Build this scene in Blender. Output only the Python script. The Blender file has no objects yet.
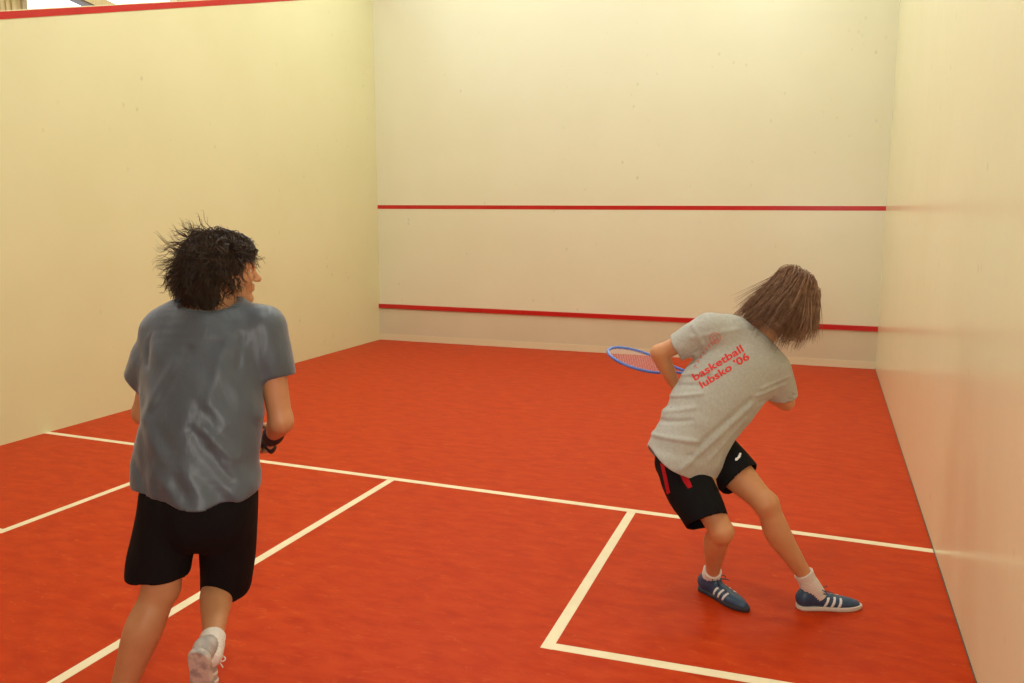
import bpy, math, random
import numpy as np
from mathutils import Vector, Matrix
from mathutils.bvhtree import BVHTree

random.seed(7); RNG = np.random.default_rng(7)
COL = bpy.context.scene.collection
A = lambda *v: np.array(v, dtype=np.float64)
def nrm(v):
    v = np.asarray(v, float); return v / (np.linalg.norm(v) + 1e-12)

# ------------------------------------------------------------------ camera
CAM = A(5.80753, -10.17771, 1.74613)
ROT = (1.41837, -0.00044, 0.36023)
FPX = 830.75
scene = bpy.context.scene
cd = bpy.data.cameras.new('camera'); cam = bpy.data.objects.new('camera', cd); COL.objects.link(cam)
cam.location = CAM; cam.rotation_euler = ROT
cd.sensor_width = 36; cd.sensor_fit = 'HORIZONTAL'; cd.lens = FPX * 36 / 1024; cd.clip_start = .05
scene.camera = cam
def rmat(a):
    rx, ry, rz = a
    cx, sx, cy, sy, cz, sz = math.cos(rx), math.sin(rx), math.cos(ry), math.sin(ry), math.cos(rz), math.sin(rz)
    return np.array([[cz,-sz,0],[sz,cz,0],[0,0,1]]) @ np.array([[cy,0,sy],[0,1,0],[-sy,0,cy]]) @ np.array([[1,0,0],[0,cx,-sx],[0,sx,cx]])
RM = rmat(ROT)
RT, UP, FW = RM[:,0], RM[:,1], -RM[:,2]
Z = A(0,0,1)
FH = nrm(A(FW[0], FW[1], 0)); RH = nrm(A(RT[0], RT[1], 0))    # level forward / level right of the viewer
def at(px, py, d):                                             # a measured photo position at distance d -> metres
    return CAM + d * (RM @ A((px-512)/FPX, -(py-341.5)/FPX, -1.))

# ------------------------------------------------------------------ materials
def mat(name, col, rough=.6, spec=.5, bump=None, noise=None, metal=0, sheen=0, sss=0, coat=0, aniso=None):
    m = bpy.data.materials.new(name); m.use_nodes = True
    nt = m.node_tree; b = nt.nodes['Principled BSDF']
    b.inputs['Base Color'].default_value = (*col, 1); b.inputs['Roughness'].default_value = rough
    b.inputs['Specular IOR Level'].default_value = spec; b.inputs['Metallic'].default_value = metal
    if sheen: b.inputs['Sheen Weight'].default_value = sheen
    if coat:
        b.inputs['Coat Weight'].default_value = coat; b.inputs['Coat Roughness'].default_value = .15
    if sss:
        b.inputs['Subsurface Weight'].default_value = sss
        b.inputs['Subsurface Radius'].default_value = (.012, .005, .003); b.inputs['Subsurface Scale'].default_value = 1
    tc = nt.nodes.new('ShaderNodeTexCoord')
    def mapped(scale):
        mp = nt.nodes.new('ShaderNodeMapping'); mp.inputs['Scale'].default_value = scale
        nt.links.new(tc.outputs['Object'], mp.inputs['Vector']); return mp.outputs[0]
    if noise:                                                  # (col2, scale, detail, lo, hi)
        c2, sc, det, lo, hi = noise
        n = nt.nodes.new('ShaderNodeTexNoise'); n.inputs['Scale'].default_value = 1; n.inputs['Detail'].default_value = det
        nt.links.new(mapped(sc), n.inputs['Vector'])
        r = nt.nodes.new('ShaderNodeValToRGB'); r.color_ramp.elements[0].position = lo; r.color_ramp.elements[1].position = hi
        r.color_ramp.elements[0].color = (*col, 1); r.color_ramp.elements[1].color = (*c2, 1)
        nt.links.new(n.outputs['Fac'], r.inputs['Fac']); nt.links.new(r.outputs[0], b.inputs['Base Color'])
        m['ramp'] = r.name
    if bump:                                                   # (scale, strength, distance)
        sc, st, di = bump
        n = nt.nodes.new('ShaderNodeTexNoise'); n.inputs['Scale'].default_value = 1; n.inputs['Detail'].default_value = 4
        nt.links.new(mapped(sc), n.inputs['Vector'])
        bp = nt.nodes.new('ShaderNodeBump'); bp.inputs['Strength'].default_value = st; bp.inputs['Distance'].default_value = di
        nt.links.new(n.outputs['Fac'], bp.inputs['Height']); nt.links.new(bp.outputs[0], b.inputs['Normal'])
    return m

def plaster(name, c1, c2, rough, spec, marks=True):
    """smooth painted court plaster: faint cloudy tone, small ball marks, slight waviness"""
    m = mat(name, c1, rough, spec, bump=((2.5,2.5,2.5), .10, .02), noise=(c2, (1.1,1.1,1.1), 5, .35, .7))
    nt = m.node_tree; b = nt.nodes['Principled BSDF']
    if marks:
        src = b.inputs['Base Color'].links[0].from_socket
        tc = nt.nodes.new('ShaderNodeTexCoord'); mp = nt.nodes.new('ShaderNodeMapping'); mp.inputs['Scale'].default_value = (7,7,5)
        nt.links.new(tc.outputs['Object'], mp.inputs['Vector'])
        v = nt.nodes.new('ShaderNodeTexVoronoi'); v.inputs['Scale'].default_value = 1; nt.links.new(mp.outputs[0], v.inputs['Vector'])
        r = nt.nodes.new('ShaderNodeValToRGB'); r.color_ramp.elements[0].position = .05; r.color_ramp.elements[1].position = .13
        r.color_ramp.elements[0].color = (1,1,1,1); r.color_ramp.elements[1].color = (0,0,0,1)
        nt.links.new(v.outputs['Distance'], r.inputs['Fac'])
        n2 = nt.nodes.new('ShaderNodeTexNoise'); n2.inputs['Scale'].default_value = 1.6; nt.links.new(tc.outputs['Object'], n2.inputs['Vector'])
        r2 = nt.nodes.new('ShaderNodeValToRGB'); r2.color_ramp.elements[0].position = .45; r2.color_ramp.elements[1].position = .65
        nt.links.new(n2.outputs['Fac'], r2.inputs['Fac'])
        mu = nt.nodes.new('ShaderNodeMath'); mu.operation = 'MULTIPLY'; nt.links.new(r.outputs[0], mu.inputs[0]); nt.links.new(r2.outputs[0], mu.inputs[1])
        mu2 = nt.nodes.new('ShaderNodeMath'); mu2.operation = 'MULTIPLY'; nt.links.new(mu.outputs[0], mu2.inputs[0]); mu2.inputs[1].default_value = .22
        mx = nt.nodes.new('ShaderNodeMix'); mx.data_type = 'RGBA'; nt.links.new(mu2.outputs[0], mx.inputs['Factor'])
        nt.links.new(src, mx.inputs[6]); mx.inputs[7].default_value = (.16,.12,.07,1)
        nt.links.new(mx.outputs[2], b.inputs['Base Color'])
    return m

M = {}
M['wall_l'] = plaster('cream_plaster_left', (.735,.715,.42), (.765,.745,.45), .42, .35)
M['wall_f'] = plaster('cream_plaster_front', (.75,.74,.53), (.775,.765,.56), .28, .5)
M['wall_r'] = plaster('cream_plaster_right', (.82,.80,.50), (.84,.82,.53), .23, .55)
M['tin'] = plaster('tin_board', (.64,.58,.40), (.68,.62,.44), .35, .4, False)
M['skirt'] = mat('pale_skirting', (.74,.66,.44), .4)
M['line_red'] = mat('red_line_paint', (.54,.012,.010), .3, noise=((.48,.01,.008), (3,3,3), 3, .4, .7))
M['line_white'] = mat('cream_line_paint', (.86,.75,.50), .45, noise=((.80,.68,.44), (9,9,9), 4, .4, .75))
M['plain'] = mat('plain_back_wall', (.72,.62,.42), .6)
M['ceil'] = mat('ceiling_paint', (.85,.80,.66), .8)
M['wood'] = mat('pale_wood', (.66,.50,.26), .5, noise=((.78,.62,.36), (4,60,1.5), 3, .35, .7))
M['wood_gap_dark'] = mat('brown_wood_and_gap_shade', (.12,.07,.04), .5)  # brown edge of the brace; also the painted shade line by the right wall
M['frame'] = mat('pale_window_frame', (.62,.50,.34), .4)

# floor: red sports floor with fine mottled streaks running across the court
fm = mat('red_court_floor', (.45,.029,.0015), .45, .10, bump=((30,50,30), .05, .01), noise=((.52,.045,.004), (7,16,7), 9, .36, .66))
nt = fm.node_tree; b = nt.nodes['Principled BSDF']; src = b.inputs['Base Color'].links[0].from_socket
tc = nt.nodes.new('ShaderNodeTexCoord')
mp = nt.nodes.new('ShaderNodeMapping'); mp.inputs['Scale'].default_value = (16,38,1); nt.links.new(tc.outputs['Object'], mp.inputs['Vector'])
n = nt.nodes.new('ShaderNodeTexNoise'); n.inputs['Scale'].default_value = 1; n.inputs['Detail'].default_value = 6; n.inputs['Distortion'].default_value = 1.2
nt.links.new(mp.outputs[0], n.inputs['Vector'])
r = nt.nodes.new('ShaderNodeValToRGB'); r.color_ramp.elements[0].position = .58; r.color_ramp.elements[1].position = .76
nt.links.new(n.outputs['Fac'], r.inputs['Fac'])
mu = nt.nodes.new('ShaderNodeMath'); mu.operation = 'MULTIPLY'; mu.inputs[1].default_value = .5; nt.links.new(r.outputs[0], mu.inputs[0])
mx = nt.nodes.new('ShaderNodeMix'); mx.data_type = 'RGBA'; nt.links.new(mu.outputs[0], mx.inputs['Factor'])
nt.links.new(src, mx.inputs[6]); mx.inputs[7].default_value = (.62,.115,.020,1)
n3 = nt.nodes.new('ShaderNodeTexNoise'); n3.inputs['Scale'].default_value = 1; n3.inputs['Detail'].default_value = 7
mp3 = nt.nodes.new('ShaderNodeMapping'); mp3.inputs['Scale'].default_value = (6,11,1); mp3.inputs['Location'].default_value = (3,9,0)
nt.links.new(tc.outputs['Object'], mp3.inputs['Vector']); nt.links.new(mp3.outputs[0], n3.inputs['Vector'])
r3 = nt.nodes.new('ShaderNodeValToRGB'); r3.color_ramp.elements[0].position = .52; r3.color_ramp.elements[1].position = .72
nt.links.new(n3.outputs['Fac'], r3.inputs['Fac'])
mu3 = nt.nodes.new('ShaderNodeMath'); mu3.operation = 'MULTIPLY'; mu3.inputs[1].default_value = .6; nt.links.new(r3.outputs[0], mu3.inputs[0])
mx3 = nt.nodes.new('ShaderNodeMix'); mx3.data_type = 'RGBA'; nt.links.new(mu3.outputs[0], mx3.inputs['Factor'])
nt.links.new(mx.outputs[2], mx3.inputs[6]); mx3.inputs[7].default_value = (.38,.020,.002,1)
nt.links.new(mx3.outputs[2], b.inputs['Base Color'])
M['floor'] = fm

M['skin1'] = mat('skin_dark_haired_player', (.52,.24,.110), .5, .4, noise=((.57,.27,.130), (18,18,18), 3, .3, .7), sss=.12)
M['skin2'] = mat('skin_fair_haired_player', (.58,.265,.115), .5, .4, noise=((.62,.295,.135), (18,18,18), 3, .3, .7), sss=.12)
M['shirt1'] = mat('slate_sports_fabric', (.056,.072,.094), .46, .55, bump=((60,60,14), .25, .006), noise=((.068,.086,.110), (9,9,4), 4, .3, .7), sheen=.25)
M['shirt2'] = mat('grey_marl_cotton', (.41,.405,.36), .8, .2, bump=((45,45,20), .25, .006), noise=((.47,.46,.41), (90,90,90), 3, .35, .65), sheen=.1)
M['shorts'] = mat('black_shorts_fabric', (.006,.006,.007), .8, .15, bump=((30,30,12), .4, .008))
M['red_cloth'] = mat('red_cloth_panel', (.45,.006,.012), .7, .2)
M['print'] = mat('red_shirt_print', (.72,.045,.04), .6, .2)
M['print_faded'] = mat('faded_red_shirt_print', (.62,.22,.18), .7, .2)
M['white'] = mat('white_print', (.75,.75,.75), .6)
M['sock'] = mat('white_sock_knit', (.72,.66,.60), .9, .1, bump=((90,90,90), .5, .004))
M['hair1'] = mat('dark_brown_hair', (.026,.013,.006), .42, .35, noise=((.070,.036,.015), (50,50,50), 2, .4, .8))
M['hair2'] = mat('light_brown_hair', (.20,.092,.046), .45, .4, noise=((.40,.225,.12), (40,40,40), 2, .4, .75))
M['hair_ends'] = mat('sandy_hair_ends', (.30,.18,.08), .5, .4)
M['shoe_blue'] = mat('navy_blue_shoe_leather', (.022,.055,.115), .38, .5, noise=((.03,.075,.15), (30,30,30), 2, .4, .7))
M['shoe_grey'] = mat('grey_white_shoe_mesh', (.36,.33,.31), .6, .4, noise=((.50,.46,.42), (40,40,40), 2, .4, .7))
M['sole_dark'] = mat('dark_rubber_sole', (.03,.035,.05), .6)
M['sole_pale'] = mat('pale_rubber_sole', (.62,.58,.52), .6)
M['sole_grey'] = mat('grey_worn_sole', (.34,.30,.28), .6, noise=((.58,.52,.46), (26,26,26), 3, .42, .58))
M['lace_w'] = mat('white_lace', (.7,.66,.6), .8)
M['lace_b'] = mat('navy_lace', (.02,.05,.10), .7)
M['frame_blue'] = mat('blue_racket_frame', (.10,.20,.62), .3, .6)
M['frame_lilac'] = mat('lilac_racket_frame', (.34,.30,.75), .3, .6)
M['string'] = mat('pale_red_string', (.75,.55,.55), .5)
M['grip'] = mat('black_grip_tape', (.012,.012,.014), .7)
M['eye'] = mat('eye_white', (.75,.72,.68), .2)

# ------------------------------------------------------------------ mesh helpers
def link(name, me, m, parent=None, smooth=False):
    o = bpy.data.objects.new(name, me); COL.objects.link(o)
    for q in (m if isinstance(m, list) else [m]): me.materials.append(q)
    if parent is not None: o.parent = parent
    if smooth: me.polygons.foreach_set('use_smooth', [True]*len(me.polygons))
    return o
def arrays_mesh(name, V, Q):
    V = np.ascontiguousarray(V, dtype=np.float32); Q = np.ascontiguousarray(Q, dtype=np.int32); k = Q.shape[1]
    me = bpy.data.meshes.new(name)
    me.vertices.add(len(V)); me.vertices.foreach_set('co', V.ravel())
    me.loops.add(Q.size); me.loops.foreach_set('vertex_index', Q.ravel())
    me.polygons.add(len(Q)); me.polygons.foreach_set('loop_start', np.arange(0, Q.size, k, dtype=np.int32))
    me.polygons.foreach_set('loop_total', np.full(len(Q), k, dtype=np.int32))
    me.update(calc_edges=True); me.validate(); return me
def prism(pts, off):
    """closed prism: polygon pts (list of 3-vectors) swept by off"""
    n = len(pts); P = [tuple(p) for p in pts] + [tuple(A(*p)+A(*off)) for p in pts]
    F = [tuple(range(n))[::-1], tuple(range(n, 2*n))] + [(i, (i+1)%n, n+(i+1)%n, n+i) for i in range(n)]
    return P, F
def solid(name, parts, m, parent=None, kind=None, bevel=0):
    V, F = [], []
    for p, f in parts:
        o = len(V); V += p; F += [tuple(i+o for i in q) for q in f]
    me = bpy.data.meshes.new(name); me.from_pydata(V, [], F); me.update()
    import bmesh
    bm = bmesh.new(); bm.from_mesh(me); bmesh.ops.recalc_face_normals(bm, faces=bm.faces)
    if bevel: bmesh.ops.bevel(bm, geom=list(bm.edges), offset=bevel, segments=2, affect='EDGES', profile=.5)
    bm.to_mesh(me); bm.free()
    o = link(name, me, m, parent)
    if kind: o['kind'] = kind
    return o
def box(x0, x1, y0, y1, z0, z1):
    return prism([(x0,y0,z0),(x1,y0,z0),(x1,y1,z0),(x0,y1,z0)], (0,0,z1-z0))
def empty(name, loc, label=None, cat=None, group=None):
    o = bpy.data.objects.new(name, None); COL.objects.link(o); o.location = loc; o.empty_display_size = .1
    if label: o['label'] = label; o['category'] = cat
    if group: o['group'] = group
    return o
def settle(parent):
    """children were modelled in world metres: express them relative to the thing's base"""
    inv = Matrix.Translation(-Vector(parent.location))
    for ch in parent.children: ch.data.transform(inv); 
    for ch in parent.children:
        for g in ch.children: g.data.transform(inv)

# ------------------------------------------------------------------ the court
XR = lambda y: 6.4 - .0036*y
BACK = -12.2; TH = .14
zt = lambda y: 4.632 + .262*y                       # centre of the sloping red out line on the side walls
floor = solid('floor', [box(-2.4, 7.2, BACK, .2, -.12, 0)], M['floor'], kind='structure')
wf = solid('wall_front', [box(-TH, 6.4+TH, 0, .2, 0, 5.9)], M['wall_f'], kind='structure')
yb = -9.75
wl = solid('wall_left', [prism([(-TH,0,0),(-TH,yb,0),(-TH,yb,zt(yb)+.035),(-TH,0,zt(0)+.035)], (TH,0,0))], M['wall_l'], kind='structure')
hr = lambda y: 5.2 + .2*y
wr = solid('wall_right', [prism([(6.4,0,0),(XR(yb),yb,0),(XR(yb),yb,5.9),(6.4,0,5.9)], (TH,0,0))], M['wall_r'], kind='structure')
solid('wall_back', [box(-2.4, 7.2, BACK-.15, BACK, 0, 5.9)], M['plain'], kind='structure')
solid('wall_side', [box(XR(yb)+.0, 7.2, yb-.12, yb, 0, 5.9), box(7.2, 7.32, BACK, yb, 0, 5.9)], M['plain'], kind='structure')
solid('ceiling', [box(-2.5, 7.3, BACK-.1, .2, 5.9, 6.0)], M['ceil'], kind='structure')
# outer wall beyond the left court wall, with the daylight windows
GX = -1.5
def gp(px, py):                                       # where the line of sight meets the outer wall
    d = RM @ A((px-512)/FPX, -(py-341.5)/FPX, -1.); t = (GX - CAM[0]) / d[0]; return (CAM + t*d)[1:]
e = [gp(-60,0)[0], gp(20,0)[0], gp(178,0)[0], gp(300,0)[0]]
zs, zh = 2.6, 5.2
Y0, Y1, Y2, Y3 = e
parts = [box(GX-.12, GX, BACK, .2, 0, zs), box(GX-.12, GX, BACK, .2, zh, 5.9)]
cuts = [(-9.5, Y0), (Y1, Y2), (Y2+.45, Y2+1.5)]
pr = BACK
for a, c in cuts: parts.append(box(GX-.12, GX, pr, a, zs, zh)); pr = c
parts.append(box(GX-.12, GX, pr, .2, zs, zh))
solid('wall_outer', parts, M['wood'], kind='structure')
solid('wall_outer_front', [box(GX-.12, -TH, 0, .2, 0, 5.9)], M['wood'], kind='structure').name = 'wall_gallery'
for i, (a, c) in enumerate(cuts):
    w = .05
    solid('window_%d' % (i+1), [box(GX-.08, GX+.03, a, a+w, zs, zh), box(GX-.08, GX+.03, c-w, c, zs, zh), box(GX-.08, GX+.03, a, c, zs, zs+w), box(GX-.08, GX+.03, a, c, zh-w, zh)], M['frame'], kind='structure')
# battens on the wood panelling left of the window, and the sloping roof brace
pan = [box(GX, GX+.02, Y0+.02+k*.06, Y0+.05+k*.06, zs, zh) for k in range(int((Y1-Y0)/.06)-1)]
solid('trim_1', pan, M['wood'], kind='structure')
def gpt(px, py, x):
    d = RM @ A((px-512)/FPX, -(py-341.5)/FPX, -1.); t = (x - CAM[0]) / d[0]; return CAM + t*d
p0, p1 = gpt(124,8,-1.2), gpt(60,-22,-1.2)
q0, q1 = gpt(100,8,-1.2), gpt(40,-22,-1.2)
dv = p1-p0
br = empty('roof_brace', (p0+q0)/2, 'sloping pale wooden brace crossing the bright window above the left wall', 'beam')
solid('beam', [prism([p0-dv*.5, p1+dv, q1+dv, q0-dv*.5], (-.1,0,0))], M['wood'], br)
solid('dark_edge', [prism([q0-dv*.5, q1+dv, q1+dv-A(0,0,.02), q0-dv*.5-A(0,0,.02)], (-.12,0,0))], M['wood_gap_dark'], br)
settle(br)

solid('shade_line', [prism([(6.4-.004,0,0),(XR(yb)-.004,yb,0),(XR(yb)+.01,yb,0),(6.41,0,0)], (0,0,.007))], M['wood_gap_dark'], kind='structure')  # thin dark strip added as the shadow line where right wall meets floor

# painted lines: parts of the surface they are painted on
def fline(a, c, w=.05, t_=.0016):
    a, c = A(*a,0), A(*c,0); t = nrm(c-a); s = A(-t[1], t[0], 0)*w/2
    return solid('court_line', [prism([a-s, c-s, c+s, a+s], (0,0,t_))], M['line_white'], floor)
sy = lambda x: -5.406 + (-5.5284+5.406)*x/6.4
fline((0, sy(0)), (XR(-5.5), sy(6.4)))
fline((3.1845, sy(3.18)), (3.165, yb), t_=.0011)
fline((4.8101, sy(4.81)), (4.8284, -7.1593-.025), t_=.0011)
fline((4.8284-.02, -7.1593), (XR(-7), -7.0922))
fline((1.6011, -7.0537-.025), (1.6415, sy(1.6)), t_=.0011)
fline((0, -7.06), (1.6211, -7.0537))
def wline(name, zl, zr, h, dep, m, x1=6.4):
    return solid(name, [prism([(0,0,zl-h/2),(x1,0,zr-h/2),(x1,0,zr+h/2),(0,0,zl+h/2)], (0,-dep,0))], m, wf)
wline('service_line', 1.839, 1.8076, .05, .002, M['line_red'])
tin = wline('tin_top', .4765, .4613, .055, .035, M['line_red'])
solid('tin_board', [box(0, 6.4, -.02, 0, .08, .44)], M['tin'], wf)
solid('skirting', [box(0, 6.4, -.024, 0, 0, .085)], M['skirt'], wf)
yy = [0, yb]
solid('out_line', [prism([(0,0,zt(0)-.027),(0,yb,zt(yb)-.027),(0,yb,zt(yb)+.027),(0,0,zt(0)+.027)], (.004,0,0))], M['line_red'], wl)

# ------------------------------------------------------------------ implicit surfaces
def value_noise(P, seed):
    """smooth 3D value noise in -1..1 at the points P (n,3)"""
    i = np.floor(P).astype(np.int64); f = P - i; f = f*f*(3-2*f)
    def h(x, y, z):
        n = (x*374761393 + y*668265263 + z*2147483647 + seed*1274126177) & 0xffffffff
        n = ((n ^ (n >> 13)) * 1274126177) & 0xffffffff
        return ((n ^ (n >> 16)) & 0xffff) / 32767.5 - 1
    r = 0
    for a in (0,1):
        for b_ in (0,1):
            for c in (0,1):
                w = (f[:,0] if a else 1-f[:,0])*(f[:,1] if b_ else 1-f[:,1])*(f[:,2] if c else 1-f[:,2])
                r = r + w*h(i[:,0]+a, i[:,1]+b_, i[:,2]+c)
    return r
def catmull(P, n):
    P = np.asarray(P, float); Q = np.vstack([2*P[0]-P[1], P, 2*P[-1]-P[-2]]); out = []
    for i in range(1, len(Q)-2):
        for t in np.linspace(0, 1, n, endpoint=False):
            a, b_, c, d = Q[i-1], Q[i], Q[i+1], Q[i+2]
            out.append(.5*(2*b_+(c-a)*t+(2*a-5*b_+4*c-d)*t*t+(3*b_-a-3*c+d)*t**3))
    out.append(Q[-2]); return np.array(out)

class Loft:
    """elliptical tube through points; w = half width along side, d = half depth across it"""
    def __init__(s, P, w, d=None, side=None, n=5, k=.02, cut=None, op='add'):
        P = np.asarray(P, float); w = np.broadcast_to(np.asarray(w, float), (len(P),)); d = w if d is None else np.broadcast_to(np.asarray(d, float), (len(P),))
        S = np.broadcast_to(np.asarray(RH if side is None else side, float), P.shape)
        X = catmull(np.hstack([P, w[:,None], d[:,None], S]), n) if len(P) > 1 else np.hstack([P, w[:,None], d[:,None], S])
        s.X = X; s.k = k; s.cut = cut; s.op = op
        r = X[:,3:5].max(1)[:,None]
        s.lo = (X[:,:3]-r).min(0); s.hi = (X[:,:3]+r).max(0)
    def grid(s, g, a0, b0, m):
        """evaluate over the grid block a0..b0, each short segment only near itself"""
        v = np.full(tuple(b0-a0), 1., np.float32); X = s.X
        for i in range(max(1, len(X)-1)):
            j = min(i+1, len(X)-1); r = max(X[i,3], X[i,4], X[j,3], X[j,4])
            a, b_ = g.sl(np.minimum(X[i,:3], X[j,:3])-r, np.maximum(X[i,:3], X[j,:3])+r, m)
            a = np.maximum(a, a0); b_ = np.minimum(b_, b0)
            if (b_ <= a).any(): continue
            w = s(g.pts(a, b_), i).reshape(tuple(b_-a)).astype(np.float32)
            q = v[a[0]-a0[0]:b_[0]-a0[0], a[1]-a0[1]:b_[1]-a0[1], a[2]-a0[2]:b_[2]-a0[2]]; q[...] = np.minimum(q, w)
        if s.cut is not None: v = np.maximum(v, s.cut(g.pts(a0, b0)).reshape(v.shape))
        return v
    def __call__(s, p, only=None):
        best = None; X = s.X; m = len(X)
        for i in (range(max(1, m-1)) if only is None else [only]):
            a = X[i]; b_ = X[min(i+1, m-1)]; ab = (b_[:3]-a[:3]); L = float(ab @ ab)
            q = p - a[:3].astype(p.dtype)
            t = np.clip(q @ ab / L, 0, 1) if L > 1e-12 else np.zeros(len(p), p.dtype)
            q = q - t[:,None]*ab
            T = nrm(ab) if L > 1e-12 else nrm(np.cross(a[5:8], A(.3,.2,.9)))
            sd = (a[5:8]+b_[5:8])/2; sd = nrm(sd - T*(sd@T)); nn = np.cross(T, sd)
            w = a[3]+(b_[3]-a[3])*t; d = a[4]+(b_[4]-a[4])*t; mn = np.minimum(w, d)
            v = (np.sqrt((q@sd/w)**2 + (q@nn/d)**2 + (q@T/mn)**2) - 1)*mn
            best = v if best is None else np.minimum(best, v)
        if s.cut is not None and only is None: best = np.maximum(best, s.cut(p))
        return best
class Ell:
    def __init__(s, c, ax, r, k=.02, op='add', cut=None):
        s.c = np.asarray(c, float); s.ax = ax; s.r = np.asarray(r, float); s.k = k; s.op = op; s.cut = cut
        s.lo = s.c - s.r.max(); s.hi = s.c + s.r.max()
    def __call__(s, p):
        q = np.stack([(p-s.c)@a for a in s.ax], 1)/s.r
        v = (np.sqrt((q*q).sum(1))-1)*s.r.min()
        if s.cut is not None: v = np.maximum(v, s.cut(p))
        return v
def plane(c, nvec):
    c = np.asarray(c, float); nvec = nrm(nvec); return lambda p: (p-c)@nvec      # keeps the side opposite nvec

class Grid:
    def __init__(s, lo, hi, h):
        s.h = h; s.o = np.asarray(lo, float)-3*h; s.n = np.ceil((np.asarray(hi)-s.o+3*h)/h).astype(int)+1
        s.D = np.full(s.n, 1., np.float32)
    def sl(s, lo, hi, m):
        a = np.maximum(0, np.floor((lo-m-s.o)/s.h).astype(int)); b_ = np.minimum(s.n, np.ceil((hi+m-s.o)/s.h).astype(int)+1)
        return a, b_
    def pts(s, a, b_):
        g = np.meshgrid(*[(s.o[i]+s.h*np.arange(a[i], b_[i])).astype(np.float32) for i in range(3)], indexing='ij')
        return np.stack([q.ravel() for q in g], 1)
    def add(s, pr):
        m = pr.k + 3*s.h; a, b_ = s.sl(pr.lo, pr.hi, m)
        if (b_ <= a).any(): return
        v = pr.grid(s, a, b_, m) if isinstance(pr, Loft) else pr(s.pts(a, b_)).reshape(tuple(b_-a)).astype(np.float32)
        D = s.D[a[0]:b_[0], a[1]:b_[1], a[2]:b_[2]]; k = max(pr.k, 1e-5)
        if pr.op == 'add':
            hh = np.clip(k-np.abs(D-v), 0, None)/k; D[...] = np.minimum(D, v) - hh*hh*k*.25
        else:
            hh = np.clip(k-np.abs(D+v), 0, None)/k; D[...] = np.maximum(D, -v) + hh*hh*k*.25
def field(prims, h, lo=None, hi=None):
    lo = np.min([p.lo for p in prims if p.op == 'add'], 0) if lo is None else lo
    hi = np.max([p.hi for p in prims if p.op == 'add'], 0) if hi is None else hi
    g = Grid(lo, hi, h)
    for p in prims: g.add(p)
    return g
def displace(g, fn, band=.03):
    I = np.nonzero(np.abs(g.D) < band)
    P = np.stack([g.o[i]+g.h*I[i] for i in range(3)], 1)
    d = np.zeros_like(g.D); d[I] = fn(P); return d
def nets(g, name):
    D, h, o = g.D, g.h, g.o; S = D < 0; nx, ny, nz = D.shape
    cnt = np.zeros((nx-1, ny-1, nz-1), np.uint8)
    for a in (0,1):
        for b_ in (0,1):
            for c in (0,1): cnt += S[a:nx-1+a, b_:ny-1+b_, c:nz-1+c]
    I = np.nonzero((cnt > 0) & (cnt < 8)); N = len(I[0]); idx = np.full(cnt.shape, -1, np.int32); idx[I] = np.arange(N)
    cor = np.array([(a,b_,c) for a in (0,1) for b_ in (0,1) for c in (0,1)])
    val = np.stack([D[I[0]+a, I[1]+b_, I[2]+c] for a, b_, c in cor], 1)
    acc = np.zeros((N,3)); ct = np.zeros(N)
    for i in range(8):
        for j in range(i+1, 8):
            if np.abs(cor[i]-cor[j]).sum() != 1: continue
            m = (val[:,i] < 0) != (val[:,j] < 0); t = np.where(m, val[:,i]/(val[:,i]-val[:,j]+1e-20), 0)
            acc += np.where(m[:,None], cor[i]+t[:,None]*(cor[j]-cor[i]), 0); ct += m
    V = (np.stack(I, 1)+acc/ct[:,None])*h+o
    Q = []
    for ax in range(3):
        u, v = (ax+1)%3, (ax+2)%3
        s0 = [slice(None)]*3; s1 = [slice(None)]*3; s0[ax] = slice(0,-1); s1[ax] = slice(1,None)
        d = S[tuple(s0)].astype(np.int8)-S[tuple(s1)].astype(np.int8)
        E = np.array(np.nonzero(d)).T; sg = d[tuple(E.T)]
        ok = (E[:,u] >= 1) & (E[:,v] >= 1) & (E[:,u] < D.shape[u]-1) & (E[:,v] < D.shape[v]-1); E, sg = E[ok], sg[ok]
        def c(du, dv): F = E.copy(); F[:,u] -= du; F[:,v] -= dv; return idx[tuple(F.T)]
        q = np.stack([c(1,1), c(0,1), c(0,0), c(1,0)], 1); q[sg < 0] = q[sg < 0][:, ::-1]; Q.append(q)
    return arrays_mesh(name, V, np.vstack(Q))
def shape(name, prims, h, m, parent=None, disp=None):
    g = field(prims, h)
    if disp: g.D += displace(g, disp)
    return link(name, nets(g, name), m, parent, True)
def relax(me, n=2, f=.5):
    """a few rounds of Laplacian smoothing"""
    N = len(me.vertices); co = np.empty(N*3, np.float32); me.vertices.foreach_get('co', co); co = co.reshape(-1,3)
    E = np.empty(len(me.edges)*2, np.int32); me.edges.foreach_get('vertices', E); E = E.reshape(-1,2)
    deg = np.bincount(E.ravel(), minlength=N)[:,None]+1e-9
    for _ in range(n):
        s = np.stack([np.bincount(E[:,0], co[E[:,1],i], N)+np.bincount(E[:,1], co[E[:,0],i], N) for i in range(3)], 1)
        co = co*(1-f)+(s/deg)*f
    me.vertices.foreach_set('co', co.astype(np.float32).ravel()); me.update()
def garment(name, outer, openers, h, t, m, parent, disp=None, lo=None, hi=None):
    """cloth with real thickness: outer prims (each with its own hem cut) minus the same shape t thinner and run out through the openings"""
    lo = np.min([p.lo for p in outer], 0)-.02; hi = np.max([p.hi for p in outer], 0)+.02
    g = field(outer, h, lo, hi)
    cuts = [p.cut for p in outer]
    for p in outer: p.cut = None
    g2 = field(outer, h, lo, hi)
    for p, c in zip(outer, cuts): p.cut = c
    if disp: d = np.clip(displace(g2, disp), -.010, .0075); g.D += d; g2.D += d
    g2.D += t
    for p in openers: g2.add(p)
    g.D = np.maximum(g.D, -g2.D)
    me = nets(g, name); relax(me, 2, .5)
    return link(name, me, m, parent, True)
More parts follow.
